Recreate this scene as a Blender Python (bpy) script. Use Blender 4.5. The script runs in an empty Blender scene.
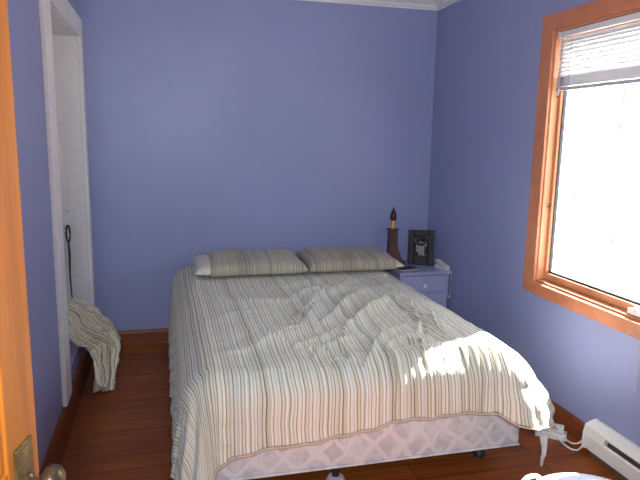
import bpy, bmesh, math, random
import numpy as np
from mathutils import Vector, Matrix, noise
random.seed(4); rng = np.random.default_rng(7)
SC = bpy.context.scene; COL = SC.collection
PI = math.pi
D, XL, XR = 4.33, -.50, 2.022          # back wall, left wall, right wall
CEIL = 2.53

# ------------------------------------------------------------------ materials
def srgb(*c):
    f = lambda v: v/12.92 if v <= .04045 else ((v+.055)/1.055)**2.4
    return tuple(f(v/255) for v in c) + (1,)
class NT:
    def __init__(s, name):
        s.m = bpy.data.materials.new(name); s.m.use_nodes = True
        s.t = s.m.node_tree; s.b = s.t.nodes['Principled BSDF']
    def n(s, t, **k):
        o = s.t.nodes.new(t)
        for a, v in k.items(): setattr(o, a, v)
        return o
    def l(s, a, b): s.t.links.new(a, b)
    def math(s, op, a, b=None):
        o = s.n('ShaderNodeMath', operation=op)
        for i, v in enumerate((a, b)):
            if v is None: continue
            if isinstance(v, (int, float)): o.inputs[i].default_value = v
            else: s.l(v, o.inputs[i])
        return o.outputs[0]
    def ramp(s, fac, stops, interp='LINEAR'):
        r = s.n('ShaderNodeValToRGB'); cr = r.color_ramp; cr.interpolation = interp
        while len(cr.elements) < len(stops): cr.elements.new(.5)
        for e, (p, c) in zip(cr.elements, stops): e.position = p; e.color = c
        s.l(fac, r.inputs[0]); return r.outputs[0]
    def mix(s, fac, a, b, mode='MIX'):
        o = s.n('ShaderNodeMix', data_type='RGBA', blend_type=mode)
        for i, v in ((0, fac), (6, a), (7, b)):
            if hasattr(v, 'links'): s.l(v, o.inputs[i])
            else: o.inputs[i].default_value = v
        return o.outputs[2]
    def noise(s, vec, scale, detail=3, rough=.55):
        o = s.n('ShaderNodeTexNoise'); o.inputs['Scale'].default_value = scale
        o.inputs['Detail'].default_value = detail; o.inputs['Roughness'].default_value = rough
        if vec is not None: s.l(vec, o.inputs['Vector'])
        return o.outputs[0]
    def obj(s, scale=(1, 1, 1), rot=(0, 0, 0), out='Object'):
        c = s.n('ShaderNodeTexCoord'); mp = s.n('ShaderNodeMapping')
        mp.inputs['Scale'].default_value = scale; mp.inputs['Rotation'].default_value = rot
        s.l(c.outputs[out], mp.inputs[0]); return mp.outputs[0]
    def bump(s, h, st=.2, dist=.01):
        b = s.n('ShaderNodeBump'); b.inputs['Strength'].default_value = st; b.inputs['Distance'].default_value = dist
        s.l(h, b.inputs['Height']); s.l(b.outputs[0], s.b.inputs['Normal'])
    def base(s, c):
        if hasattr(c, 'links'): s.l(c, s.b.inputs['Base Color'])
        else: s.b.inputs['Base Color'].default_value = c
    def rough(s, r, spec=.4):
        s.b.inputs['Roughness'].default_value = r; s.b.inputs['Specular IOR Level'].default_value = spec
def plain(name, c, r=.5, spec=.4, metal=0, var=.06, nscale=30, bump=.05):
    m = NT(name); v = m.obj(); n = m.noise(v, nscale)
    dark = tuple(x*(1-var*2) for x in c[:3]) + (1,); light = tuple(min(1, x*(1+var)) for x in c[:3]) + (1,)
    m.base(m.ramp(n, [(.3, dark), (.7, light)])); m.rough(r, spec); m.b.inputs['Metallic'].default_value = metal
    if bump: m.bump(n, bump, .004)
    return m.m
def wood(name, c1, c2, c3, grain=(3, 3, 40), rot=(0, 0, 0), r=.4, spec=.4, knots=False):
    m = NT(name); v = m.obj(grain, rot)
    n = m.noise(v, 1.0, 5, .6); n2 = m.noise(v, 5, 3)
    f = m.math('ADD', m.math('MULTIPLY', n, .75), m.math('MULTIPLY', n2, .25))
    col = m.ramp(f, [(.3, c1), (.5, c2), (.7, c3)])
    if knots:
        vo = m.n('ShaderNodeTexVoronoi'); vo.inputs['Scale'].default_value = 1.9
        m.l(m.obj((1, 1, 1)), vo.inputs['Vector'])
        k = m.ramp(vo.outputs['Distance'], [(.02, (1, 1, 1, 1)), (.06, (0, 0, 0, 1))])
        col = m.mix(k, col, tuple(x*.45 for x in c1[:3])+(1,))
    m.base(col); m.rough(r, spec); m.bump(f, .15, .002)
    return m.m
def paint_wall(name, c):
    m = NT(name); v = m.obj()
    big = m.noise(v, 1.3, 4); fine = m.noise(v, 90, 3); roll = m.noise(v, 14, 4)
    c0 = tuple(x*.95 for x in c[:3])+(1,); c1 = tuple(min(1, x*1.05) for x in c[:3])+(1,)
    col = m.ramp(big, [(.3, c0), (.7, c1)])
    sc = m.ramp(m.noise(m.obj((5, 5, 9)), 1.0, 2), [(.76, (0, 0, 0, 1)), (.80, (.35, .35, .35, 1))])   # patchy scuffs
    col = m.mix(sc, col, tuple(min(1, x*1.16) for x in c[:3])+(1,))
    m.base(col); m.rough(.42, .35)
    m.bump(m.math('ADD', m.math('MULTIPLY', fine, .4), roll), .12, .004)
    return m.m
STR = [  # stripe colours across one repeat of the bedding
    (0.00, (204, 200, 186)), (.06, (146, 143, 132)), (.10, (212, 208, 197)), (.16, (92, 86, 88)), (.195, (190, 185, 170)),
    (.25, (168, 163, 146)), (.30, (212, 207, 194)), (.35, (116, 113, 109)), (.385, (203, 203, 198)), (.44, (176, 179, 178)),
    (.50, (208, 201, 184)), (.54, (96, 90, 90)), (.575, (194, 185, 166)), (.63, (134, 130, 118)), (.67, (212, 208, 198)),
    (.725, (182, 176, 158)), (.765, (100, 96, 96)), (.80, (205, 202, 192)), (.86, (152, 150, 138)), (.895, (208, 203, 190)), (.945, (108, 101, 98)), (.975, (206, 201, 188))]
def stripes(name, period, gain=(1, 1, 1), sat=1.0, bumpst=.25, uvout='UV'):
    m = NT(name); c = m.n('ShaderNodeTexCoord'); sp = m.n('ShaderNodeSeparateXYZ'); m.l(c.outputs['UV'], sp.inputs[0])
    wob = m.math('MULTIPLY', m.math('SUBTRACT', m.noise(c.outputs['UV'], 5, 2), .5), .006)
    x = m.math('ADD', sp.outputs[0], wob)
    fr = m.math('FRACT', m.math('DIVIDE', x, period))
    st = [(p, tuple(a*g for a, g in zip(srgb(*cc)[:3], gain))+(1,)) for p, cc in STR]
    col = m.ramp(fr, st, 'LINEAR') if False else m.ramp(fr, st, 'CONSTANT')
    # long slow variation between repeats
    cell = m.math('FLOOR', m.math('DIVIDE', x, period/4))
    wn = m.n('ShaderNodeTexWhiteNoise', noise_dimensions='1D'); m.l(cell, wn.inputs['W'])
    col = m.mix(.30, col, m.ramp(wn.outputs[0], [(0, (.30*gain[0], .28*gain[1], .22*gain[2], 1)), (.5, (.6*gain[0], .56*gain[1], .47*gain[2], 1)), (1, (.62*gain[0], .63*gain[1], .64*gain[2], 1))]))
    m.base(col); m.rough(.85, .15)
    try: m.b.inputs['Sheen Weight'].default_value = .15
    except Exception: pass
    h = m.math('ADD', m.noise(c.outputs['Object'], 60, 3), m.math('MULTIPLY', m.noise(c.outputs['Object'], 18, 3), 2))
    m.bump(h, bumpst, .008)
    return m.m
def floor_mat():
    m = NT('floor boards'); v = m.obj()
    br = m.n('ShaderNodeTexBrick'); m.l(v, br.inputs['Vector'])
    br.offset = .37; br.inputs['Scale'].default_value = 1; br.inputs['Brick Width'].default_value = 1.7
    br.inputs['Row Height'].default_value = .125; br.inputs['Mortar Size'].default_value = .0018
    br.inputs['Color1'].default_value = (.2, .2, .2, 1); br.inputs['Color2'].default_value = (.9, .9, .9, 1); br.inputs['Mortar'].default_value = (.5, .5, .5, 1)
    g = m.noise(m.obj((2.2, 34, 1)), 1.0, 5, .6)
    f = m.math('ADD', m.math('MULTIPLY', g, .8), m.math('MULTIPLY', br.outputs['Color'], .22))
    col = m.ramp(f, [(.32, srgb(112, 56, 20)), (.55, srgb(142, 76, 30)), (.8, srgb(168, 98, 44))])
    col = m.mix(br.outputs['Fac'], col, srgb(54, 26, 12))
    # worn dusty traces
    dust = m.ramp(m.noise(v, 7, 5, .7), [(.60, (0, 0, 0, 1)), (.78, (.25, .25, .25, 1))])
    col = m.mix(dust, col, srgb(150, 120, 100))
    m.base(col); m.rough(.46, .28); m.bump(m.math('ADD', g, m.math('MULTIPLY', br.outputs['Fac'], -2)), .2, .002)
    return m.m
def damask():
    m = NT('quilted ticking'); v = m.obj()
    # diamond lattice of pale ribbons with leafy blotches
    def band(rot):
        w = m.n('ShaderNodeTexWave', wave_type='BANDS', bands_direction='X'); w.inputs['Scale'].default_value = 3.4
        w.inputs['Distortion'].default_value = 2.6; w.inputs['Detail'].default_value = 2; w.inputs['Detail Scale'].default_value = 2.5
        m.l(m.obj((1, 1, 1), rot), w.inputs[0]); return m.ramp(w.outputs[1], [(.80, (0, 0, 0, 1)), (.92, (1, 1, 1, 1))])
    lat = m.math('MAXIMUM', band((0, .78, 0)), band((0, -.78, 0)))
    leaf = m.ramp(m.noise(v, 16, 4, .7), [(.47, (0, 0, 0, 1)), (.56, (1, 1, 1, 1))])
    col = m.mix(leaf, srgb(196, 199, 205), srgb(180, 183, 192)); col = m.mix(lat, col, srgb(205, 207, 213))
    m.base(col); m.rough(.6, .3); m.bump(m.math('ADD', lat, m.math('MULTIPLY', leaf, .5)), .3, .006)
    return m.m
def glass_mat():
    m = NT('window glass'); t = m.t
    tr = m.n('ShaderNodeBsdfTransparent'); gl = m.n('ShaderNodeBsdfGlossy'); gl.inputs['Roughness'].default_value = .02
    mx = m.n('ShaderNodeMixShader'); fr = m.n('ShaderNodeLayerWeight'); fr.inputs[0].default_value = .5
    m.l(m.math('ADD', m.math('MULTIPLY', m.math('POWER', fr.outputs[1], 5), .5), .03), mx.inputs[0]); m.l(tr.outputs[0], mx.inputs[1]); m.l(gl.outputs[0], mx.inputs[2])
    m.l(mx.outputs[0], t.nodes['Material Output'].inputs[0]); return m.m
def slat_mat():
    m = NT('white blind slat'); m.base((.82, .82, .84, 1)); m.rough(.4)
    tl = m.n('ShaderNodeBsdfTranslucent'); tl.inputs[0].default_value = (.8, .8, .82, 1)
    mx = m.n('ShaderNodeMixShader'); mx.inputs[0].default_value = .14
    m.l(m.b.outputs[0], mx.inputs[1]); m.l(tl.outputs[0], mx.inputs[2]); m.l(mx.outputs[0], m.t.nodes['Material Output'].inputs[0]); return m.m

M = {}
LAV = srgb(141, 149, 192)
M['wall'] = paint_wall('lavender wall paint', LAV)
M['ceil'] = plain('white ceiling paint', srgb(225, 225, 228), .7)
M['white'] = plain('white trim paint', srgb(234, 234, 234), .45, var=.03)
M['crown'] = plain('white crown paint', srgb(226, 226, 230), .5, var=.02)
M['floor'] = floor_mat()
M['base'] = wood('baseboard wood', srgb(92, 46, 24), srgb(120, 64, 36), srgb(142, 80, 46), (3, 3, 30), r=.4)
M['case'] = wood('window casing wood', srgb(164, 98, 68), srgb(190, 122, 90), srgb(206, 140, 106), (6, 3, 3), r=.4, knots=True)
M['sash'] = wood('window sash wood', srgb(178, 118, 82), srgb(196, 136, 98), srgb(208, 152, 114), (6, 3, 3), r=.4)
M['door'] = wood('orange varnished pine', srgb(150, 84, 24), srgb(176, 102, 32), srgb(192, 118, 46), (22, 22, 1.4), r=.33, spec=.5)
M['gasket'] = plain('dark grey gasket', srgb(70, 72, 76), .6)
M['glass'] = glass_mat()
M['slat'] = slat_mat()
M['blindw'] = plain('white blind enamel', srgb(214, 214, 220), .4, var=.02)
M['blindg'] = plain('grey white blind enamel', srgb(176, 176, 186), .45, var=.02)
M['cord'] = plain('cotton cord', srgb(170, 170, 176), .8)
M['crank'] = plain('white metal crank', srgb(232, 228, 228), .35)
M['comf'] = stripes('striped comforter cotton', .155, (1.08, 1.11, 1.10))
M['sham'] = stripes('striped pillowcase cotton', .105, (.74, .74, .69))
M['sham2'] = stripes('striped brownish pillowcase cotton', .12, (.70, .66, .59))
M['blank'] = stripes('striped blanket cotton', .12, (1.25, 1.22, 1.10))
M['hem'] = plain('tan hem cotton', srgb(190, 178, 158), .8)
M['cotton'] = plain('white pillow cotton', srgb(214, 210, 204), .85, bump=.3)
M['tick'] = damask()
M['matt'] = plain('mattress cotton', srgb(200, 198, 190), .8)
M['steel'] = plain('dark bed steel', srgb(56, 52, 54), .5, metal=.5)
M['glide'] = plain('pale plastic', srgb(186, 182, 196), .5)
M['stand'] = plain('lavender furniture paint', srgb(158, 162, 204), .4, var=.03)
M['knobw'] = plain('white porcelain', srgb(226, 226, 232), .25)
M['dwood'] = wood('dark carved wood', srgb(66, 42, 40), srgb(88, 60, 56), srgb(104, 74, 66), (14, 14, 3), r=.45)
M['gold'] = plain('gold candle sleeve', srgb(206, 160, 70), .35, metal=.3)
M['flame'] = plain('dark amber bulb', srgb(50, 22, 18), .25)
M['black'] = wood('black picture frame wood', srgb(16, 16, 22), srgb(26, 25, 34), srgb(36, 35, 46), (10, 10, 4), r=.6)
M['plastic'] = plain('white phone plastic', srgb(220, 220, 222), .35)
M['heat'] = plain('white heater enamel', srgb(242, 240, 236), .4, var=.02)
M['dark'] = plain('dark slot', srgb(40, 40, 42), .6)
M['fin'] = plain('aluminium fin', srgb(128, 126, 124), .4, metal=.6)
M['tub'] = plain('white tub plastic', srgb(216, 222, 236), .3, var=.02)
M['brass'] = plain('aged brass', srgb(150, 134, 92), .36, metal=.85, var=.3, nscale=55)
M['knob'] = plain('worn bronze', srgb(122, 102, 80), .25, metal=.8, var=.2)
M['strap'] = plain('dark strap leather', srgb(44, 42, 46), .6)
M['book'] = plain('slate booklet cover', srgb(58, 58, 84), .5)
M['ribbon'] = plain('white ribbon', srgb(220, 210, 206), .8)
M['bark'] = plain('grey brown bark', srgb(150, 126, 118), .9, var=.08)
M['ground'] = plain('dry leaf ground', srgb(186, 180, 172), .95, var=.06, nscale=6)
def photo_mat():
    m = NT('black and white print'); v = m.obj()
    m.base(m.ramp(m.noise(v, 34, 4, .65), [(.40, (.012, .012, .013, 1)), (.55, (.05, .05, .055, 1)), (.72, (.3, .3, .31, 1))])); m.rough(.75, .15); return m.m
M['print'] = photo_mat()
M['printlight'] = plain('pale grey print', srgb(150, 150, 158), .8, .15, var=.2, nscale=60, bump=0)

# ------------------------------------------------------------------ mesh helpers
def tagp(o, label=None, cat=None, group=None, kind=None):
    for k, v in (('label', label), ('category', cat), ('group', group), ('kind', kind)):
        if v: o[k] = v
    return o
def thing(name, label, cat, loc=(0, 0, 0), rz=0, group=None):
    o = bpy.data.objects.new(name, None); COL.objects.link(o); o.empty_display_size = .05
    o.location = loc; o.rotation_euler = (0, 0, rz)
    return tagp(o, label, cat, group)
def link(name, me, mat, parent=None, smooth=False, auto=None):
    o = bpy.data.objects.new(name, me); COL.objects.link(o)
    for mm in (mat if isinstance(mat, (list, tuple)) else [mat]): me.materials.append(mm)
    if smooth:
        me.polygons.foreach_set('use_smooth', [True]*len(me.polygons))
        if auto: me.set_sharp_from_angle(angle=math.radians(auto))
    if parent: o.parent = parent
    return o
class MB:
    def __init__(s): s.bm = bmesh.new()
    def box(s, x0, x1, y0, y1, z0, z1, bev=0, mat=None, seg=2):
        b = bmesh.new(); bmesh.ops.create_cube(b, size=1)
        bmesh.ops.scale(b, vec=(abs(x1-x0), abs(y1-y0), abs(z1-z0)), verts=b.verts)
        bmesh.ops.translate(b, vec=((x0+x1)/2, (y0+y1)/2, (z0+z1)/2), verts=b.verts)
        if bev: bmesh.ops.bevel(b, geom=b.edges[:], offset=bev, segments=seg, affect='EDGES', profile=.5)
        if mat: bmesh.ops.transform(b, matrix=mat, verts=b.verts)
        s.add(b); return s
    def add(s, b):
        me = bpy.data.meshes.new('t'); b.to_mesh(me); b.free(); s.bm.from_mesh(me); bpy.data.meshes.remove(me)
    def tube(s, pts, r, n=8, cap=True):
        pts = [Vector(p) for p in pts]; R = r if isinstance(r, (list, tuple)) else [r]*len(pts)
        rings = []; up = Vector((0, 0, 1))
        for i, p in enumerate(pts):
            t = (pts[min(i+1, len(pts)-1)]-pts[max(i-1, 0)]).normalized()
            a = t.cross(up); a = a if a.length > .05 else t.cross(Vector((1, 0, 0))); a.normalize(); c = a.cross(t)
            rings.append([s.bm.verts.new(p+(a*math.cos(k*2*PI/n)+c*math.sin(k*2*PI/n))*R[i]) for k in range(n)])
        for A, B in zip(rings, rings[1:]):
            for k in range(n): s.bm.faces.new((A[k], A[(k+1) % n], B[(k+1) % n], B[k]))
        if cap: s.bm.faces.new(rings[0][::-1]); s.bm.faces.new(rings[-1])
        return s
    def lathe(s, prof, n=24, mat=None):
        b = bmesh.new(); rings = []
        for r, z in prof: rings.append([b.verts.new((max(r, 1e-4)*math.cos(k*2*PI/n), max(r, 1e-4)*math.sin(k*2*PI/n), z)) for k in range(n)])
        for A, B in zip(rings, rings[1:]):
            for k in range(n): b.faces.new((A[k], A[(k+1) % n], B[(k+1) % n], B[k]))
        b.faces.new(rings[0][::-1]); b.faces.new(rings[-1])
        if mat: bmesh.ops.transform(b, matrix=mat, verts=b.verts)
        s.add(b); return s
    def prism(s, poly, h0, h1, axis='y', bev=0, mat=None):
        """poly of 2-d points extruded along an axis: y -> (x,z), x -> (y,z), z -> (x,y)"""
        f = {'y': lambda a, b, h: (a, h, b), 'x': lambda a, b, h: (h, a, b), 'z': lambda a, b, h: (a, b, h)}[axis]
        b = bmesh.new(); A = [b.verts.new(f(p[0], p[1], h0)) for p in poly]; B = [b.verts.new(f(p[0], p[1], h1)) for p in poly]
        n = len(poly); b.faces.new(A); b.faces.new(B[::-1])
        for k in range(n): b.faces.new((A[k], B[k], B[(k+1) % n], A[(k+1) % n]))
        bmesh.ops.recalc_face_normals(b, faces=b.faces[:])
        if bev: bmesh.ops.bevel(b, geom=b.edges[:], offset=bev, segments=2, affect='EDGES')
        if mat: bmesh.ops.transform(b, matrix=mat, verts=b.verts)
        s.add(b); return s
    def build(s, name, mat, parent=None, smooth=False, auto=35):
        bmesh.ops.recalc_face_normals(s.bm, faces=s.bm.faces[:])
        me = bpy.data.meshes.new(name); s.bm.to_mesh(me); s.bm.free()
        return link(name, me, mat, parent, smooth, auto)
def struct(name, mb, mat, parent=None, **k):
    o = mb.build(name, mat, parent, **k)
    if not parent: o['kind'] = 'structure'
    return o
def grid_mesh(name, P, UV, mat, parent=None, thick=0, off=-1, flip=False):
    """P: (ny,nx,3) array of points, UV: (ny,nx,2)"""
    ny, nx = P.shape[:2]; me = bpy.data.meshes.new(name)
    idx = np.arange(ny*nx).reshape(ny, nx)
    F = np.stack([idx[:-1, :-1], idx[:-1, 1:], idx[1:, 1:], idx[1:, :-1]], -1).reshape(-1, 4)
    if flip: F = F[:, ::-1]
    me.from_pydata(P.reshape(-1, 3).tolist(), [], F.tolist())
    uv = me.uv_layers.new(name='UVMap'); li = np.zeros(len(me.loops), dtype=np.int32); me.loops.foreach_get('vertex_index', li)
    uv.data.foreach_set('uv', UV.reshape(-1, 2)[li].ravel().astype(np.float32))
    o = link(name, me, mat, parent, True)
    if thick:
        s = o.modifiers.new('thickness', 'SOLIDIFY'); s.thickness = thick; s.offset = off
    return o
def vnoise(X, Y, scale, seed=0, oct=3):
    """smooth value noise on arrays, about -1..1"""
    out = np.zeros_like(X); a = 1; tot = 0
    for k in range(oct):
        r = np.random.default_rng(seed*17+k); T = r.uniform(-1, 1, (64, 64))
        x = X*scale*2**k+13.7*k; y = Y*scale*2**k+7.3*k
        xi = np.floor(x).astype(int); yi = np.floor(y).astype(int); fx = x-xi; fy = y-yi
        fx = fx*fx*(3-2*fx); fy = fy*fy*(3-2*fy)
        g = lambda i, j: T[i % 64, j % 64]
        out += a*((g(xi, yi)*(1-fx)+g(xi+1, yi)*fx)*(1-fy)+(g(xi, yi+1)*(1-fx)+g(xi+1, yi+1)*fx)*fy); tot += a; a *= .5
    return out/tot*1.6
sst = lambda x, a, b: (lambda t: t*t*(3-2*t))(np.clip((x-a)/(b-a), 0, 1))

# ------------------------------------------------------------------ the room
WT = .085
struct('floor', MB().box(-1.3, 2.4, -1.6, 4.6, -.1, 0), M['floor'])
struct('ceiling', MB().box(-1.3, 2.4, -1.6, 4.6, CEIL, CEIL+.1), M['ceil'])
struct('wall_back', MB().box(XL-.3, XR+WT, D, D+WT, 0, CEIL), M['wall'])
# left wall with the raised closet niche
CY0, CY1, CZ0, CZ1 = 3.12, 4.235, .26, 2.105
struct('wall_left', MB().box(XL-.15, XL, .08, CY0, 0, CEIL).box(XL-.15, XL, CY1, D, 0, CEIL)
       .box(XL-.15, XL, CY0, CY1, 0, CZ0).box(XL-.15, XL, CY0, CY1, CZ1, CEIL), M['wall'])
struct('wall_closet', MB().box(XL-.19, XL-.145, CY0-.05, CY1+.05, .1, CZ1+.1).box(XL-.15, XL-.001, CY1-.006, CY1+.03, CZ0, CZ1)
       .box(XL-.15, XL-.001, CY0-.03, CY0+.006, CZ0, CZ1).box(XL-.15, XL-.001, CY0, CY1, CZ1-.006, CZ1+.02)
       .box(XL-.148, XL-.115, CY1-.03, CY1-.006, CZ0, CZ1-.006), M['white'])
struct('trim_1', MB().box(XL, XL+.022, CY0-.165, CY0+.005, .180, 2.215, .004), M['white'])
struct('trim_2', MB().box(XL, XL+.022, CY1-.004, D-.002, .180, 2.215, .003), M['white'])
struct('trim_3', MB().box(XL, XL+.022, CY0+.006, CY1-.005, CZ1-.005, 2.215, .004), M['white'])
# right wall with the window
WY0, WY1, WZ0, WZ1 = 2.03, 2.872, .718, 2.075
struct('wall_right', MB().box(XR, XR+WT, .08, WY0, 0, CEIL).box(XR, XR+WT, WY1, D, 0, CEIL)
       .box(XR, XR+WT, WY0, WY1, 0, WZ0).box(XR, XR+WT, WY0, WY1, WZ1, CEIL), M['wall'])
# front wall with the doorway the picture is taken through, and the hall beyond
struct('wall_front', MB().box(XL-.15, -.39, .08, .2, 0, CEIL).box(.42, XR+WT, .08, .2, 0, CEIL).box(-.39, .42, .08, .2, 2.05, CEIL), M['wall'])
struct('wall_hall_left', MB().box(-1.3, -1.2, -1.6, .08, 0, CEIL), M['wall'])
struct('wall_hall_right', MB().box(1.3, 1.4, -1.6, .08, 0, CEIL), M['wall'])
struct('wall_hall_rear', MB().box(-1.3, 1.4, -1.7, -1.6, 0, CEIL), M['wall'])
# baseboards
def base_prof(h): return [(0, 0), (.017, 0), (.017, h-.02), (.010, h-.006), (.006, h), (0, h)]
struct('baseboard_back', MB().prism([(D-a, b) for a, b in base_prof(.107)], XL+.018, XR-.001, 'x'), M['base'])
struct('baseboard_left', MB().prism([(XL+a, b) for a, b in base_prof(.178)], .2, D-.001, 'y'), M['base'])
struct('baseboard_right', MB().prism([(XR-a, b) for a, b in base_prof(.107)], 2.30, D-.018, 'y'), M['base'])
# crown moulding
cp = [(0, CEIL), (.085, CEIL), (.085, CEIL-.014), (.070, CEIL-.022), (.056, CEIL-.040), (.036, CEIL-.052), (.024, CEIL-.058), (.020, CEIL-.074), (.008, CEIL-.080), (.008, CEIL-.09), (0, CEIL-.09)]
struct('trim_4', MB().prism([(D-a, b) for a, b in cp], XL, XR, 'x'), M['crown'])
struct('trim_5', MB().prism([(XR-a, b) for a, b in cp], .2, D, 'y'), M['crown'])
struct('trim_6', MB().prism([(XL+a, b) for a, b in cp], .2, D, 'y'), M['crown'])

# window: casing, jambs, sash, gasket, pane, crank
win = bpy.data.objects.new('window_1', None); COL.objects.link(win); win['kind'] = 'structure'; win.location = (XR, (WY0+WY1)/2, WZ0)
def W(mb, name, mat, label=None):
    bmesh.ops.translate(mb.bm, vec=(-XR, -(WY0+WY1)/2, -WZ0), verts=mb.bm.verts)
    o = mb.build(name, mat, win)
    if label: o['label'] = label
    return o
CW = .095
W(MB().box(XR-.02, XR, WY1-.003, WY1+CW, WZ0-.065, WZ1+.08, .003), 'casing', M['case'])
W(MB().box(XR-.02, XR, WY0-CW, WY0+.003, WZ0-.065, WZ1+.08, .003), 'casing', M['case'])
W(MB().box(XR-.021, XR, WY0, WY1-.0035, WZ1-.003, WZ1+.08, .003), 'casing', M['case'])
W(MB().box(XR-.034, XR, WY0, WY1-.0035, WZ0-.065, WZ0+.001, .003), 'casing', M['case'])
W(MB().box(XR-.002, XR+.072, WY1-.010, WY1+.002, WZ0, WZ1).box(XR-.002, XR+.072, WY0-.002, WY0+.010, WZ0, WZ1)
  .box(XR-.002, XR+.072, WY0, WY1, WZ1-.014, WZ1+.002).box(XR-.004, XR+.075, WY0, WY1, WZ0-.004, WZ0+.012), 'jamb', M['sash'])
GX = XR+.062
def ring(x0, x1, y0, y1, z0, z1, w, wz, bev=.003):
    return MB().box(x0, x1, y0, y0+w, z0, z1, bev).box(x0, x1, y1-w, y1, z0, z1, bev).box(x0, x1, y0+w, y1-w, z0, z0+wz, bev).box(x0, x1, y0+w, y1-w, z1-wz, z1, bev)
W(ring(GX-.022, GX+.010, WY0+.011, WY1-.011, WZ0+.013, WZ1-.015, .018, .040), 'sash', M['sash'])
W(ring(GX-.006, GX+.012, WY0+.028, WY1-.028, WZ0+.052, WZ1-.054, .008, .012, .001), 'gasket', M['gasket'])
W(MB().box(GX, GX+.005, WY0+.032, WY1-.032, WZ0+.056, WZ1-.058), 'pane', M['glass'])
ck = W(MB().box(GX-.056, GX-.023, 2.10, 2.19, WZ0+.012, WZ0+.040, .006), 'crank_base', M['crank'])
mb = MB().tube([(GX-.042, 2.15, WZ0+.038), (GX-.047, 2.15, WZ0+.056), (GX-.057, 2.12, WZ0+.058), (GX-.062, 2.05, WZ0+.050), (GX-.062, 2.03, WZ0+.050)], [.009, .008, .006, .006, .008], 8)
bmesh.ops.translate(mb.bm, vec=(-XR, -(WY0+WY1)/2, -WZ0), verts=mb.bm.verts); mb.build('crank_handle', M['crank'], ck, True)
# small latch hooks on the far jamb
for z in (1.73, 1.14):
    W(MB().tube([(XR+.03, WY1-.010, z), (XR+.03, WY1-.025, z+.002), (XR+.026, WY1-.032, z+.014), (XR+.024, WY1-.028, z+.024)], .003, 6), 'hook', M['gasket'])

# ------------------------------------------------------------------ blind
bl = thing('window_blind', 'white mini blind drawn up over the top of the wood framed window', 'blind', (XR+.018, 2.07, WZ1-.015))
def Bm(mb, name, mat, parent=bl, smooth=False):
    bmesh.ops.translate(mb.bm, vec=(-(XR+.018), -2.07, -(WZ1-.015)), verts=mb.bm.verts); return mb.build(name, mat, parent, smooth)
BX = XR+.018; BY0, BY1 = WY0+.03, WY1-.022
Bm(MB().box(BX-.014, BX+.014, BY0, BY1, WZ1-.043, WZ1-.016, .002), 'headrail', M['blindw'])
Bm(MB().box(BX-.018, BX+.016, BY1-.012, BY1+.004, WZ1-.048, WZ1-.0155, .001), 'end_bracket', M['blindw'])
def slat(z, tilt, name='slat', mat=None):
    mb = MB(); n = 5; c, s_ = math.cos(tilt), math.sin(tilt); poly = []
    for k in range(n): u = -1+2*k/(n-1); poly.append((u*.0125, .0022*(1-u*u)))
    poly += [(a, b-.0009) for a, b in poly[::-1]]
    poly = [(BX+a*c-b*s_, z+a*s_+b*c) for a, b in poly]
    mb.prism(poly, BY0+.006, BY1-.006, 'y'); return Bm(mb, name, mat or M['slat'])
z = WZ1-.062
while z > 1.838: slat(z, math.radians(58)); z -= .0215
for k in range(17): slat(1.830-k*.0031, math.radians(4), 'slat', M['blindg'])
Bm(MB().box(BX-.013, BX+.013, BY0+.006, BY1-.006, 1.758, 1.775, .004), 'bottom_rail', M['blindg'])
for y in (BY1-.11, BY0+.09):
    Bm(MB().tube([(BX-.014, y, WZ1-.045), (BX-.0145, y, 1.775)], .0011, 5).tube([(BX+.014, y, WZ1-.045), (BX+.0145, y, 1.775)], .0011, 5), 'ladder_cord', M['cord'])
Bm(MB().tube([(BX-.018, BY1-.045, WZ1-.04), (BX-.021, BY1-.044, 1.85), (BX-.021, BY1-.043, 1.735)], .0036, 6), 'tilt_wand', M['cord'], smooth=True)
Bm(MB().tube([(BX-.018, 2.055, WZ1-.03), (BX-.05, 2.058, 1.8), (XR-.030, 2.062, .9), (XR-.030, 2.066, .70), (XR-.012, 2.068, .56), (XR-.010, 2.07, .40)], .0017, 6), 'lift_cord', M['cord'])

# ------------------------------------------------------------------ door (open leaf at the left)
door = bpy.data.objects.new('door_1', None); COL.objects.link(door); door['kind'] = 'structure'
DA = math.atan2(.975, .2216); DL = .75
door.location = (-.21-.2216*DL, 1.0-.975*DL, 0); door.rotation_euler = (0, 0, DA)
Z0 = .012
MB().box(0, .10, 0, .04, Z0, 2.03, .003).box(DL-.10, DL, 0, .04, Z0, 2.03, .003).box(.10, DL-.10, 0.0005, .04, Z0, .24, .002) \
    .box(.10, DL-.10, 0.0005, .04, .84, 1.0, .002).box(.10, DL-.10, 0.0005, .04, 1.9, 2.03, .002).build('door_frame', M['door'], door)
for za, zb in ((.24, .84), (1.0, 1.9)):
    p_ = MB().box(.098, DL-.098, .014, .028, za-.002, zb+.002).box(.16, DL-.16, .006, .034, za+.06, zb-.06, .006).build('door_panel', M['door'], door)
    q = MB()
    for x0, x1, a, b in ((.10, .116, za, zb), (DL-.116, DL-.10, za, zb), (.116, DL-.116, za, za+.016), (.116, DL-.116, zb-.016, zb)):
        q.box(x0, x1, .004, .016, a, b, .005)
    q.build('panel_moulding', M['door'], p_)
kn = MB().box(DL-.082, DL-.026, -.004, .001, .880, 1.024, .0015).build('knob_plate', M['brass'], door)
MB().lathe([(.0145, 0), (.0145, .008), (.009, .011), (.009, .022), (.015, .025), (.024, .031), (.0275, .039), (.0255, .048), (.017, .055), (.004, .057)], 28,
           Matrix.Translation((DL-.054, -.003, .958)) @ Matrix.Rotation(PI/2, 4, 'X')).build('door_knob', M['knob'], kn, True, 50)
MB().lathe([(.0045, 0), (.0045, .003), (.002, .004)], 10, Matrix.Translation((DL-.054, -.004, 1.012)) @ Matrix.Rotation(PI/2, 4, 'X')).build('plate_screw', M['brass'], kn, True)
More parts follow.
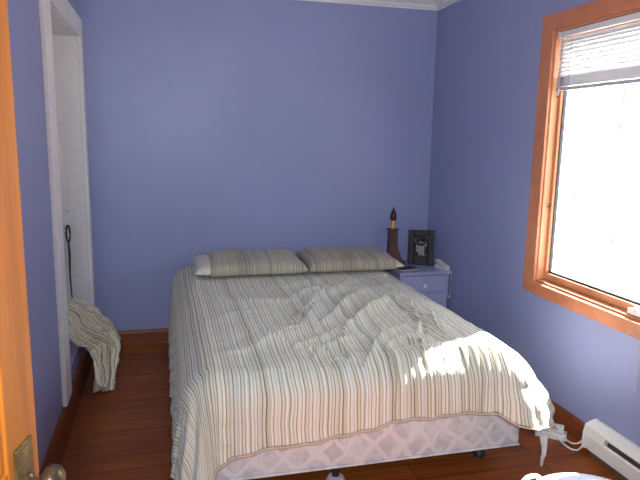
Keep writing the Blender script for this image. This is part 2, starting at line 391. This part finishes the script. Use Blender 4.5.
for zc in (.25, 1.05, 1.83):
    MB().tube([(-.006, -.006, zc-.045), (-.006, -.006, zc+.045)], .006, 10).build('hinge', M['brass'], door, True)

# ------------------------------------------------------------------ bed
BX0, BX1, BY_F, BY_H = .13, 1.555, 2.225, 4.26
bed = thing('bed', 'double bed with pale patterned box spring, against the lavender back wall', 'bed', ((BX0+BX1)/2, (BY_F+BY_H)/2, 0))
def Bd(mb, name, mat, parent=bed, **k):
    bmesh.ops.translate(mb.bm, vec=(-(BX0+BX1)/2, -(BY_F+BY_H)/2, 0), verts=mb.bm.verts); return mb.build(name, mat, parent, **k)
fr = Bd(MB().box(BX0+.03, BX0+.065, BY_F+.12, BY_H-.05, .085, .118).box(BX1-.065, BX1-.03, BY_F+.12, BY_H-.05, .085, .118)
        .box(BX0+.03, BX1-.03, BY_F+.14, BY_F+.175, .083, .117).box(BX0+.03, BX1-.03, BY_H-.3, BY_H-.265, .083, .117), 'bed_frame', M['steel'])
for lx, ly, mt in ((.70, BY_F+.085, 'glide'), (1.44, BY_F+.155, 'steel'), (.2, BY_F+.155, 'steel'), (.2, BY_H-.28, 'steel'), (1.44, BY_H-.28, 'steel')):
    big = mt == 'glide'
    lg = Bd(MB().lathe([(.016, .03), (.016, .085)], 12, Matrix.Translation((lx, ly, 0))), 'leg', M['steel'], fr)
    Bd(MB().lathe([(.044 if big else .028, 0), (.046 if big else .03, .012), (.034 if big else .022, .034), (.018, .038)], 18, Matrix.Translation((lx, ly, 0))), 'glide', M[mt], lg, smooth=True)
def slab(x0, x1, y0, y1, z0, z1, r, mat, name):
    mb = MB().box(x0, x1, y0, y1, z0, z1, r, seg=4)
    return Bd(mb, name, mat, smooth=True, auto=40)
bs = slab(BX0, BX1, BY_F, BY_H, .12, .345, .025, M['tick'], 'box_spring')
Bd(MB().tube([(BX0+.01, BY_F-.001, .335), (BX1-.01, BY_F-.001, .335)], .006, 8).tube([(BX0+.01, BY_F-.001, .130), (BX1-.01, BY_F-.001, .130)], .006, 8), 'piping', M['tick'], bs, smooth=True)
slab(BX0+.02, BX1-.035, BY_F+.03, BY_H, .350, .535, .075, M['matt'], 'mattress')

# ------------------------------------------------------------------ comforter
cx0, cx1, cyf = .185, 1.440, 2.297      # flat core (inside the rounded edges)
W_, L_ = cx1-cx0, 4.225-cyf
TOP = .586; RHO = .14
NS, NT_ = 400, 420
sg = np.concatenate([np.linspace(-.52, 0, 90)[:-1], np.linspace(0, W_, 230), np.linspace(W_, W_+.36, 90)[1:]])
def hem_front(s):
    return np.interp(s, [-.52, -.14, -.05, .035, .20, .40, .55, .685, .85, 1.05, 1.185, 1.25, 1.35, 1.45, 1.75],
                        [.56, .56, .445, .388, .370, .358, .345, .318, .312, .315, .322, .365, .38, .375, .35]) + .004*np.sin(s*23)+.003*np.sin(s*51+1)
tt = np.concatenate([np.linspace(0, .86, 250)[:-1], np.linspace(.86, 1, 140)])
S = np.repeat(sg[None, :], len(tt), 0)
LF = hem_front(sg)
Tn = tt[:, None]
T = np.where(Tn <= .86, Tn/.86*L_, L_+(Tn-.86)/.14*LF[None, :])
ds = np.where(S < 0, S, np.where(S > W_, S-W_, 0)); dt = np.maximum(T-L_, 0)
SL = .50+.02*np.sin(T*7)
pn = 4.0
r = (np.abs(ds)**pn+dt**pn)**(1/pn)
nl = np.sqrt(ds**2+dt**2)+1e-9; nx = ds/nl; ny = -dt/nl
cxp = np.clip(S, 0, W_)+cx0; cyp = cyf+L_-np.minimum(T, L_)
q = np.minimum(r, RHO*PI/2)
h = RHO*np.sin(q/RHO); g = RHO*(1-np.cos(q/RHO)); rr = np.maximum(r-RHO*PI/2, 0)
flare = .10+0*r
rightc = sst(S, W_-.10, W_+.10)*sst(T, L_-.35, L_+.02)
leftc = (1-sst(S, -.25, .05))*sst(T, L_-.2, L_+.2)
flare = flare+.34*rightc+.05*leftc
h = h+rr*flare+.055*rightc*sst(r, .08, .30); g = g+rr*np.sqrt(np.maximum(1-flare**2, .3))
X = cxp+nx*h; Y = cyp+ny*h; Z = TOP-g
# perimeter coordinate for the hanging folds
ang = np.arctan2(dt, np.abs(ds)+1e-9)/(PI/2)          # 0 side, 1 front
per = np.where(dt > 0, np.where(ds == 0, S, np.where(S < 0, -.30*(1-ang), W_+.30*(1-ang))), np.where(S < 0, -.30-(L_-T), W_+.30+(L_-T)))
drop = sst(r, .08, .34)
f1 = np.sin(per*2*PI/.105+1.4*np.sin(per*5.1)+.5)+.6*np.sin(per*2*PI/.062+2*np.sin(per*3.7))+.5*np.sin(per*2*PI/.21+1)
cf = .0030+.004*np.maximum(leftc, rightc)+.001*((ds < 0) & (dt == 0))
out = drop*cf*f1*(.4+.6*sst(r, .1, .4))
X += nx*out; Y += ny*out
X = np.where((Y > 3.7) & (X > 1.59), 1.59+(X-1.59)*(1-sst(Y, 3.7, 3.84)), X)
# gathers where the top turns into the front drop
gat = np.exp(-((T-(L_+.05+.04*np.sin(S*11)))/.085)**2)*(ds == 0)
gz = np.abs(np.sin(per*2*PI/.083+1.1*np.sin(per*9)))**3*.019*sst(S, .3, .8)*(.25+.75*np.clip(vnoise(per, per*0, 7, 61, 2)+.4, 0, 1.3))
Z += gat*gz; Y -= gat*gz*.7
# puffiness and modelled wrinkles on top
ontop = (1-sst(r, .02, .12))*sst(T, .46, .62)
puff = .014*vnoise(X, Y, 3.1, 3, 2)+.006*vnoise(X+Y*.4, Y-X*.3, 7.5, 5, 3)
Z += ontop*puff
FOLDS = [  # polylines on the bed, amplitude, width
 ([(.651, 2.875), (.815, 3.15), (1.199, 3.584)], .030, .036), ([(.745, 2.771), (.93, 2.985), (1.177, 3.378)], .024, .030),
 ([(.808, 2.585), (.994, 2.841), (1.278, 3.169)], .032, .038), ([(.582, 2.315), (.685, 2.456), (.855, 2.531)], .020, .024),
 ([(.784, 2.20), (.874, 2.377), (1.003, 2.53), (1.15, 2.62)], .026, .030), ([(1.25, 3.10), (1.202, 2.931), (1.207, 2.80)], .022, .024),
 ([(.55, 3.22), (.881, 3.361), (1.217, 3.638)], .020, .030), ([(.40, 2.55), (.641, 2.743), (.791, 3.032)], .020, .030),
 ([(.231, 3.182), (.532, 3.184), (.859, 3.227)], .012, .024), ([(.30, 2.76), (.526, 2.50), (.725, 2.33)], .012, .026),
 ([(.15, 2.40), (.345, 2.47), (.615, 2.68)], .012, .022), ([(1.319, 3.05), (1.213, 2.626), (1.10, 2.34)], .024, .028),
 ([(1.36, 2.80), (1.276, 2.534), (1.30, 2.36)], .018, .026), ([(.90, 2.30), (1.0, 2.42), (1.18, 2.47)], .018, .020),
 ([(.55, 2.45), (.75, 2.62), (.98, 2.72)], .014, .020), ([(.35, 3.45), (.75, 3.56), (1.25, 3.78)], .010, .022),
 ([(.25, 2.95), (.5, 3.02), (.72, 3.25)], .011, .022), ([(1.30, 3.62), (1.36, 3.35), (1.30, 3.15)], .014, .024),
 ([(.72, 2.25), (.76, 2.36), (.72, 2.52)], .014, .018), ([(1.06, 2.24), (1.08, 2.33), (1.02, 2.44)], .016, .018)]
wobx = .012*vnoise(X, Y, 6, 21, 2); woby = .012*vnoise(X, Y, 6, 22, 2)
Xw, Yw = X+wobx, Y+woby
FZ = np.zeros_like(X); SX = np.zeros_like(X)
for pts, amp, w in FOLDS:
    pts = np.array(pts); seg = np.hypot(*(pts[1:]-pts[:-1]).T); tot = seg.sum(); acc = 0
    best = np.full(X.shape, 9.); al = np.zeros_like(X); sd = np.zeros_like(X)
    for k in range(len(pts)-1):
        a, b = pts[k], pts[k+1]; d = (b-a)/seg[k]
        u = np.clip((Xw-a[0])*d[0]+(Yw-a[1])*d[1], 0, seg[k])
        ex, ey = Xw-a[0]-u*d[0], Yw-a[1]-u*d[1]; dist = np.hypot(ex, ey)
        m_ = dist < best
        best = np.where(m_, dist, best); al = np.where(m_, (acc+u)/tot, al); sd = np.where(m_, np.sign(ex*d[1]-ey*d[0]), sd)
        acc += seg[k]
    taper = np.sin(np.clip(al, .0, 1)*PI*.86+.22).clip(0, 1)
    x_ = sd*best
    prof = np.where(x_ > 0, np.exp(-(np.abs(x_)/(1.5*w))**1.25), np.exp(-(np.abs(x_)/(.30*w))**1.6)) - .35*np.exp(-((x_+.6*w)/(.40*w))**2)
    FZ += 1.6*amp*taper*prof
    SX += .25*amp*taper*x_/w*np.exp(-(x_/w)**2)
Z += (1-sst(r, .04, .14))*sst(T, .46, .62)*FZ
# small crumples
Z += (1-sst(r, .05, .2))*sst(T, .46, .6)*(.0025*vnoise(X*.8+Y*.6, (Y*.8-X*.6)*2.2, 17, 9, 2)+.002*np.abs(vnoise(X+Y, (Y-X)*.5, 22, 11, 2)))
cr = .0028*vnoise(per, r, 22, 13, 2)*drop
X += nx*cr; Y += ny*cr
Z = np.maximum(Z, .02+.006*(f1+2)*(Z < .05))
P = np.stack([X, Y, Z], -1); U = np.stack([S+SX+.003*vnoise(S, T, 9, 31, 2), T], -1)
com = grid_mesh('comforter', P, U, M['comf'], None, .022, -1, True)
tagp(com, 'rumpled striped beige and grey comforter spread over the bed', 'comforter')
hm = MB(); hp = [tuple(v+np.array([0, -.004, -.006])) for v in P[-1, ::4]]
hm.tube(hp, .0042, 6); hm = hm.build('hem', M['hem'], com, True); hm['label'] = 'tan piped hem'

# ------------------------------------------------------------------ pillows
def pillow_part(name, cx, cy, cz, a, b, Tk, u0, u1, extra, mat, parent, seed, ph, close=False):
    nu, nv = 70, 44
    u = np.linspace(u0, u1, nu)[None, :]; th = np.linspace(0, 2*PI, nv+1)[:, None]
    # closed loop round the section: v across, both faces
    v = np.cos(th)*np.ones_like(u); sgn = np.sin(th)*np.ones_like(u); u = u*np.ones_like(th)
    prof = (np.clip(1-np.abs(u)**9, 0, 1)**.5)
    pin = 1-.10*(1-np.abs(u)**2)*0-.06*(1-(2*np.abs(u)-1)**2)*0
    x = a*u*(1-.05*(1-v*v)*0+0)-a*.035*np.sign(u)*np.abs(u)**6*(1-v**2)
    y = b*v*(1-.06*(1-u*u))*(1)+.008*vnoise(u*3, v*0+seed, 1, seed, 2)
    up = sgn > 0
    zt = np.abs(sgn)**.72*prof
    z = np.where(up, Tk*.78*zt, -Tk*.30*zt)
    z = z+up*zt*(.012*vnoise(u*a*9, v*b*9, 1.0, seed, 3)+.006*vnoise(u*a*30, v*b*10, 1.0, seed+1, 2))
    z = z+extra*np.where(up, 1, -1)*np.minimum(1, zt*3); y = y+extra*np.sign(v)*np.minimum(1, np.abs(v)); 
    z = z+.006*np.cos(u*3+ph)*up*zt
    P = np.stack([cx+x, cy+y, cz+z], -1) - np.array(parent.location)
    UV = np.stack([u*a+.006*vnoise(u*5, v*3, 1, seed+3, 2), v*b], -1)
    return grid_mesh(name, P, UV, mat, parent, .003 if close else 0, -1)
pz = .628
pl = thing('pillow', 'left pillow in a striped grey case, white end showing', 'pillow', (.547, 4.0, pz-.036), 0, 'pillows at the head of the bed')
pillow_part('pillow_insert', .547, 4.0, pz, .366, .245, .092, -1, 1, 0, M['cotton'], pl, 3, 0)
pillow_part('pillowcase', .547, 4.0, pz, .366, .245, .092, -.73, 1, .007, M['sham'], pl, 3, 0, True)
pr = thing('pillow', 'right pillow in a brownish striped case, beside the nightstand', 'pillow', (1.262, 4.0, pz-.036), 0, 'pillows at the head of the bed')
pillow_part('pillow_insert', 1.262, 4.0, pz, .338, .245, .088, -1, 1, 0, M['cotton'], pr, 8, 1)
pillow_part('pillowcase', 1.262, 4.0, pz, .338, .245, .088, -1, .82, .007, M['sham2'], pr, 8, 1, True)

# ------------------------------------------------------------------ nightstand and what stands on it
NX0, NX1, NY0, NY1 = 1.615, 2.004, 3.87, 4.305; NZ = .555
ns = thing('nightstand', 'lavender painted nightstand with a white knob, in the room corner', 'nightstand', ((NX0+NX1)/2, (NY0+NY1)/2, 0))
def Nm(mb, name, mat, parent=ns, **k):
    bmesh.ops.translate(mb.bm, vec=(-(NX0+NX1)/2, -(NY0+NY1)/2, 0), verts=mb.bm.verts); return mb.build(name, mat, parent, **k)
Nm(MB().box(NX0+.008, NX1-.008, NY0+.014, NY1, .06, NZ-.02, .002).box(NX0+.02, NX1-.02, NY0+.04, NY1-.01, .001, .06), 'carcass', M['stand'])
Nm(MB().box(NX0-.004, NX1+.002, NY0-.012, NY1, NZ-.02, NZ, .005), 'top', M['stand'])
for za, zb in ((.402, .525), (.262, .392), (.08, .252)):
    dr = Nm(MB().box(NX0+.02, NX1-.02, NY0-.002, NY0+.013, za, zb, .004), 'drawer', M['stand'])
    Nm(MB().lathe([(.006, 0), (.006, .010), (.013, .014), (.0155, .021), (.012, .028), (.002, .030)], 18,
       Matrix.Translation(((NX0+NX1)/2-.008, NY0-.002, (za+zb)/2-.008)) @ Matrix.Rotation(PI/2, 4, 'X')), 'knob', M['knobw'], dr, smooth=True)
# candle lamp
cl = thing('candle_lamp', 'dark wooden candle lamp with gold sleeve and flame bulb', 'lamp', (1.668, 4.17, NZ))
MB().box(-.045, .10, -.05, .05, .0005, .022, .006).build('base', M['dwood'], cl)
MB().prism([(-.034, .022), (.075, .022), (.072, .05), (.058, .06), (.058, .085), (.046, .095), (.04, .12), (.034, .14), (.030, .26), (-.030, .26)], -.03, .03, 'y', .003).build('column', M['dwood'], cl)
MB().box(-.038, .036, -.038, .038, .26, .274, .004).build('collar', M['dwood'], cl)
MB().lathe([(.015, .274), (.015, .336), (.012, .342), (.006, .343)], 18).build('candle_sleeve', M['gold'], cl, True)
MB().lathe([(.013, .332), (.021, .338), (.024, .352), (.024, .368), (.019, .392), (.011, .412), (.004, .428), (.001, .436)], 18).build('flame_bulb', M['flame'], cl, True, 60)
# picture frame
pf = thing('picture_frame', 'black picture frame holding a black and white photo', 'picture frame', (1.872, 4.10, NZ), math.radians(-22))
tl = Matrix.Rotation(math.radians(-9), 4, 'X')
FW, FH, B_ = .097, .262, .046
def tilt(mb, off=(0, 0, .003)): bmesh.ops.transform(mb.bm, matrix=Matrix.Translation(off) @ tl, verts=mb.bm.verts); return mb
tilt(MB().box(-FW, -FW+B_, -.012, .010, 0, FH, .005).box(FW-B_, FW, -.012, .010, 0, FH, .005).box(-FW+B_, FW-B_, -.0115, .010, 0, B_+.018, .005).box(-FW+B_, FW-B_, -.0115, .010, FH-B_, FH, .005)).build('frame', M['black'], pf)
tilt(MB().box(-FW+.01, FW-.01, .0105, .014, .01, FH-.01)).build('backing', M['black'], pf)
pr_ = tilt(MB().box(-FW+B_-.004, FW-B_+.004, -.002, .002, B_+.014, FH-B_+.004)).build('photo', M['print'], pf)
fg = MB()
for cx, cz, w, hh in ((-.010, .115, .012, .050), (.014, .110, .013, .046), (-.007, .166, .0075, .010), (.013, .157, .0075, .010), (-.030, .125, .008, .030), (.034, .15, .006, .018)):
    b = bmesh.new(); bmesh.ops.create_circle(b, cap_ends=True, segments=18, radius=1)
    bmesh.ops.transform(b, matrix=Matrix.Translation((cx, -.0026, cz)) @ Matrix.Rotation(PI/2, 4, 'X') @ Matrix.Diagonal((w, hh, 1, 1)), verts=b.verts); fg.add(b)
tilt(fg).build('photo_figures', M['printlight'], pr_)
sd_ = MB().box(-.028, .028, -.003, .003, 0, .17, .002, Matrix.Translation((0, .085, 0.006)) @ Matrix.Rotation(math.radians(24), 4, 'X')); sd_.build('easel_back', M['black'], pf)
# slim booklet lying on the top
bk = thing('booklet', 'slim dark slate booklet lying flat on the nightstand', 'booklet', (1.70, 3.965, NZ), math.radians(12))
MB().box(-.075, .075, -.05, .05, .001, .004, .001).build('cover', M['book'], bk); MB().box(-.073, .073, -.048, .048, .0042, .010).build('page_block', M['cotton'], bk)
MB().box(-.075, .075, -.05, .05, .0102, .013, .001).build('cover', M['book'], bk)
# telephone
ph = thing('telephone', 'white corded telephone at the edge of the nightstand', 'telephone', (1.972, 3.925, NZ), math.radians(6))
ph.scale = (.82, .82, .72)
MB().prism([(-.075, .001), (.085, .001), (.085, .045), (.06, .05), (-.06, .022), (-.075, .018)], -.03, .03, 'x', .004).build('phone_base', M['plastic'], ph, True)
hs = MB().prism([(-.08, .028), (-.045, .030), (-.02, .042), (.05, .060), (.07, .056), (.098, .056), (.102, .078), (.085, .088), (.0, .068), (-.06, .052), (-.082, .048)], -.024, .024, 'x', .006).build('handset', M['plastic'], ph, True)
def coil(p0, p1, n, r):
    pts = []; p0 = Vector(p0); p1 = Vector(p1)
    return p0, p1
path = [(.0, -.08, .03), (-.002, -.098, .02), (-.006, -.106, -.03), (-.008, -.106, -.12), (-.008, -.106, -.21), (.0, -.107, -.262), (.010, -.107, -.268), (.019, -.106, -.24), (.022, -.106, -.13), (.022, -.106, -.05), (.021, -.100, .012), (.018, -.074, .008)]
pv = [Vector(p) for p in path]; dense = []
for i in range(len(pv)-1):
    for k in range(36): dense.append(pv[i].lerp(pv[i+1], k/36))
pts = []
for i, p in enumerate(dense):
    t = (dense[min(i+1, len(dense)-1)]-dense[max(i-1, 0)]).normalized(); a = t.cross(Vector((0, 1, .3))).normalized(); c = t.cross(a)
    pts.append(p+(a*math.cos(i*1.1)+c*math.sin(i*1.1))*.0036)
MB().tube(pts, .0018, 5).build('coiled_cord', M['plastic'], ph, True)

# ------------------------------------------------------------------ closet blanket and strap
NB, NC = 70, 80
v = np.linspace(0, 1, NB)[:, None]*np.ones((1, NC)); u = np.linspace(-1, 1, NC)[None, :]*np.ones((NB, 1))
ctr = np.array([(-.58, 3.66, .50), (-.545, 3.64, .47), (-.50, 3.63, .41), (-.455, 3.66, .34), (-.40, 3.74, .27), (-.37, 3.76, .20), (-.37, 3.64, .11), (-.38, 3.50, .03)])
kk = np.linspace(0, 1, len(ctr)); C_ = np.stack([np.interp(v, kk, ctr[:, i]) for i in range(3)], -1)
for _ in range(6): C_[1:-1] = (C_[:-2]+2*C_[1:-1]+C_[2:])/4
wd = np.interp(v, [0, .15, .35, .55, .75, .9, 1], [.08, .13, .19, .24, .23, .17, .12])
fo = np.sin(u*9+v*4)*.020+np.sin(u*17+2+v*7)*.010
dirw = np.array([.28, .95, .10]); nrm = np.array([.85, -.28, .42])
Pb = C_+u[..., None]*wd[..., None]*dirw+(fo*(.5+v)+.03*np.cos(u*1.4))[..., None]*nrm
Pb[..., 2] += -.07*u*sst(v, .3, 1)+.012*vnoise(u*2, v*4, 1, 40, 2)-.03*np.abs(np.sin(u*4.1+1))*sst(v, .8, 1)
Pb[..., 0] = np.maximum(Pb[..., 0], np.where(Pb[..., 2] > CZ0+.03, -.625, -.472))
Pb[..., 0] = np.where((Pb[..., 1] > CY1-.02) & (Pb[..., 0] < -.47), -.46, Pb[..., 0])
Pb[..., 2] = np.maximum(Pb[..., 2], .012)
cn = .016*vnoise(u*1.6+v, v*4, 2.2, 71, 3)+.010*np.abs(vnoise(u*2-v, v*6, 3, 72, 2))
Pb += cn[..., None]*nrm
blk = grid_mesh('blanket', Pb, np.stack([u*.22+.02*v, v*.5], -1), M['blank'], None, .012, 0)
tagp(blk, 'striped blanket spilling out of the closet opening towards the floor', 'blanket')
st = thing('strap', 'thin dark strap hanging inside the white closet opening', 'strap', (-.612, 4.19, .90))
lp = MB().tube([(.004*0+math.sin(a)*.012, 0, -.06+math.cos(a)*.055) for a in np.linspace(0, 2*PI, 24)], .006, 6).build('loop', M['strap'], st, True)
MB().tube([(0, 0, -.115), (.003, -.002, -.2), (-.002, 0, -.34), (.004, -.003, -.5)], [.006, .008, .0055, .004], 6).build('tail', M['strap'], st, True)
tagp(MB().tube([(-.612, 4.205, 0.99), (-.612, 4.18, .99)], .004, 8).build('closet_hook', M['gasket'], None, True), 'small dark hook on the white closet side panel', 'hook')

# ------------------------------------------------------------------ baseboard heater
HY1, HY0 = 2.285, .95
ht = thing('baseboard_heater', 'white electric baseboard heater on the wall below the window', 'heater', (XR, (HY0+HY1)/2, 0))
def Hm(mb, name, mat, parent=ht, **k):
    bmesh.ops.translate(mb.bm, vec=(-XR, -(HY0+HY1)/2, 0), verts=mb.bm.verts); return mb.build(name, mat, parent, **k)
x = XR-.0015
Hm(MB().prism([(x, .03), (x, .166), (x-.008, .166), (x-.008, .03)], HY0, HY1, 'y'), 'back_plate', M['heat'])
cov = Hm(MB().prism([(x-.010, .168), (x-.022, .168), (x-.066, .152), (x-.070, .148), (x-.070, .138), (x-.064, .138), (x-.064, .145), (x-.022, .160), (x-.010, .160)], HY0+.01, HY1-.004, 'y').prism([(x-.068, .112), (x-.076, .104), (x-.076, .040), (x-.066, .034), (x-.066, .040), (x-.070, .045), (x-.070, .10), (x-.064, .106)], HY0+.01, HY1-.004, 'y')
         .prism([(x-.069, .149), (x-.076, .105), (x-.072, .104), (x-.063, .146)], HY1-.13, HY1-.004, 'y'), 'front_cover', M['heat'])
Hm(MB().prism([(x-.012, .156), (x-.052, .136), (x-.062, .108), (x-.060, .05), (x-.012, .05)], HY0+.02, HY1-.14, 'y'), 'element_housing', M['dark'])
fm = MB()
yy = HY0+.03
while yy < HY1-.15: fm.box(x-.0685, x-.055, yy, yy+.0012, .10, .140); yy += .0075
o = Hm(fm, 'fins', M['fin']); o['kind'] = 'stuff'
Hm(MB().prism([(x-.02, .171), (x-.068, .154), (x-.079, .104), (x-.079, .036), (x-.070, .028), (x-.001, .028), (x-.001, .171)], HY1-.004, HY1+.010, 'y', .003), 'end_cap', M['heat'])
Hm(MB().box(x-.05, x-.012, HY0+.02, HY1-.02, .001, .03), 'toe_kick', M['fin'])
# power strip and cords
ps = thing('power_strip', 'white power strip on the floor behind the bed corner', 'power strip', (1.895, 2.462, 0), math.radians(-40))
MB().box(-.075, .075, -.028, .028, .001, .036, .005).build('housing', M['plastic'], ps)
for dx in (-.045, 0, .045): MB().box(dx-.015, dx+.015, -.012, .012, .0362, .0375, .0005).build('outlet', M['heat'], ps)
MB().box(.012, .060, -.022, .022, .038, .070, .005).build('plug', M['plastic'], ps)
for nm, lb, P_ in (('power_cord', 'upper white cord running from the power strip to the heater', [(1.915, 2.412, .030), (1.93, 2.35, .022), (1.95, 2.32, .035), (1.962, 2.31, .06), (1.968, 2.303, .075)]),
                   ('power_cord', 'lower white cord drooping between power strip and heater', [(1.895, 2.41, .02), (1.905, 2.33, .008), (1.93, 2.305, .008), (1.95, 2.305, .018), (1.965, 2.303, .030)])):
    pv = [Vector(p) for p in P_]; ds_ = []
    for i in range(len(pv)-1):
        p0, p1, p2, p3 = pv[max(i-1, 0)], pv[i], pv[i+1], pv[min(i+2, len(pv)-1)]
        for k in range(8):
            t = k/8; ds_.append(.5*((2*p1)+(p2-p0)*t+(2*p0-5*p1+4*p2-p3)*t*t+(3*p1-p0-3*p2+p3)*t**3))
    tagp(MB().tube([(ps.matrix_basis.inverted() @ p_) for p_ in ds_+[pv[-1]]], .0042, 8).build(nm, M['plastic'], ps, True), lb)
# ribbon
NB = 40; v = np.linspace(0, 1, NB)[:, None]*np.ones((1, 6)); u = np.linspace(-1, 1, 6)[None, :]*np.ones((NB, 1))
rc = np.array([(1.775, 2.36, .07), (1.765, 2.335, .035), (1.745, 2.305, .008), (1.72, 2.28, .006), (1.70, 2.255, .005), (1.675, 2.225, .004)])
kk = np.linspace(0, 1, len(rc)); C_ = np.stack([np.interp(v, kk, rc[:, i]) for i in range(3)], -1)
for _ in range(4): C_[1:-1] = (C_[:-2]+2*C_[1:-1]+C_[2:])/4
rw = np.interp(v, [0, .3, .6, 1], [.020, .012, .009, .005])
Pr = C_+u[..., None]*rw[..., None]*np.array([.75, -.6, 0])+np.array([0, 0, .003])*np.sin(u*3+v*8)[..., None]
tagp(grid_mesh('ribbon', Pr, np.stack([u, v], -1), M['ribbon'], None, .0015, 0), 'narrow white ribbon trailing on the floor from the comforter corner', 'ribbon')

# ------------------------------------------------------------------ tub at the bottom edge
tb = thing('laundry_tub', 'round white plastic tub on the floor in front of the bed', 'tub', (1.36, 1.50, 0))
R_ = .215
MB().lathe([(.165, .001), (.170, .004), (R_-.012, .286), (R_-.006, .292), (R_+.006, .292), (R_+.010, .297), (R_+.006, .303), (R_-.010, .303), (R_-.020, .292), (.158, .012), (.02, .010)], 64).build('tub_body', M['tub'], tb, True, 45)
for a in (math.radians(120), math.radians(300)):
    m_ = Matrix.Rotation(a, 4, 'Z')
    MB().tube([m_ @ Vector(p) for p in ((R_-.002, -.055, .29), (R_+.022, -.05, .298), (R_+.034, -.025, .300), (R_+.036, 0, .301), (R_+.034, .025, .300), (R_+.022, .05, .298), (R_-.002, .055, .29))], .009, 10).build('handle', M['heat'], tb, True)

# ------------------------------------------------------------------ outside the window
gr = MB().box(2.9, 60, -30, 70, -1.2, -1.0).build('ground', M['ground']); gr['kind'] = 'structure'
def tree(x, y, h, r, label, seed):
    rnd = random.Random(seed); t = thing('bare_tree', label, 'tree', (x, y, -1.0), 0, 'bare trees outside the window')
    def limb(p, d, L, r0, n, jit):
        pts = [Vector(p)]; d = Vector(d).normalized()
        for k in range(n):
            d = (d+Vector((rnd.uniform(-jit, jit), rnd.uniform(-jit, jit), rnd.uniform(-jit*.4, jit*.6)))).normalized(); pts.append(pts[-1]+d*L/n)
        return pts, [r0*(1-.8*k/n) for k in range(n+1)]
    pts, rad = limb((0, 0, -.05), (0, 0, 1), h, r, 9, .09); MB().tube(pts, rad, 9).build('trunk', M['bark'], t, True)
    cnt = MB()
    for k in range(11):
        i = rnd.randint(2, 8); a = rnd.uniform(0, 2*PI)
        q_, r_ = limb(pts[i], (math.cos(a), math.sin(a), .8), h*rnd.uniform(.18, .34), rad[i]*.5, 6, .25); cnt.tube(q_, r_, 6)
        for j in range(4):
            b = rnd.randint(1, 5); a2 = rnd.uniform(0, 2*PI); q2, r2 = limb(q_[b], (math.cos(a2), math.sin(a2), .6), h*rnd.uniform(.07, .14), r_[b]*.55, 4, .3); cnt.tube(q2, r2, 5)
    cnt.build('branches', M['bark'], t, True)
TREES = [(11.0, 12.6, 8.0, .055, 'slim bare tree outside the window, the nearer of two'),
         (17.5, 22.6, 11, .09, 'bare tree farther off outside the window, seen beside the far wooden jamb')]
for i, a in enumerate(TREES): tree(*a, seed=i+11)

# ------------------------------------------------------------------ light
w = bpy.data.worlds.new('World'); SC.world = w; w.use_nodes = True
bg = w.node_tree.nodes['Background']; bg.inputs[0].default_value = (.86, .94, 1.0, 1); bg.inputs[1].default_value = 2.6
def lamp(name, typ, loc, **k):
    d = bpy.data.lights.new(name, typ); o = bpy.data.objects.new(name, d); COL.objects.link(o); o.location = loc
    for a, v_ in k.items(): setattr(d, a, v_)
    return o
sun = lamp('sun', 'SUN', (6, 6, 8), energy=38, angle=math.radians(.6), color=(1, .95, .88))
AZ = Vector((-1, -.58, 0)).normalized(); EL = math.radians(41)
sun.rotation_euler = (AZ*math.cos(EL)+Vector((0, 0, -math.sin(EL)))).to_track_quat('-Z', 'Y').to_euler()
po = lamp('window_portal', 'AREA', (XR+WT+.02, (WY0+WY1)/2, (WZ0+WZ1)/2), shape='RECTANGLE', size=WY1-WY0, size_y=WZ1-WZ0)
po.rotation_euler = (0, PI/2, 0); po.rotation_euler = Vector((-1, 0, 0)).to_track_quat('-Z', 'Z').to_euler(); po.data.cycles.is_portal = True
fl = lamp('camera_flash', 'AREA', (.06, -.01, 1.57), energy=6.5, shape='DISK', size=.04, color=(.92, .97, 1))
fl.rotation_euler = Vector((.25, .95, -.17)).to_track_quat('-Z', 'Y').to_euler()
hl = lamp('hall_fill', 'AREA', (-.10, -.38, 1.78), energy=30, shape='DISK', size=.16, color=(.92, .98, 1))  # unseen fill light, added in the hall to brighten the room's right side
hl.rotation_euler = Vector((.60, .80, -.16)).to_track_quat('-Z', 'Y').to_euler()

# ------------------------------------------------------------------ camera
th, phi, ro, f = .2583, .1711, .0177, 598.95
fw = Vector((math.sin(th)*math.cos(phi), math.cos(th)*math.cos(phi), -math.sin(phi)))
rt = Vector((math.cos(th), -math.sin(th), 0)); upv = rt.cross(fw)
r2 = rt*math.cos(ro)+upv*math.sin(ro); u2 = -rt*math.sin(ro)+upv*math.cos(ro)
cd = bpy.data.cameras.new('camera'); cam = bpy.data.objects.new('camera', cd); COL.objects.link(cam)
cd.sensor_width = 36; cd.lens = f/640*36; cd.clip_start = .02; cd.clip_end = 300
cam.matrix_world = Matrix.Translation((0, 0, 1.5)) @ Matrix((r2, u2, -fw)).transposed().to_4x4()
SC.camera = cam
vs = SC.view_settings; vs.view_transform = 'Standard'; vs.look = 'None'; vs.gamma = 1; vs.use_curve_mapping = False; vs.exposure = .82
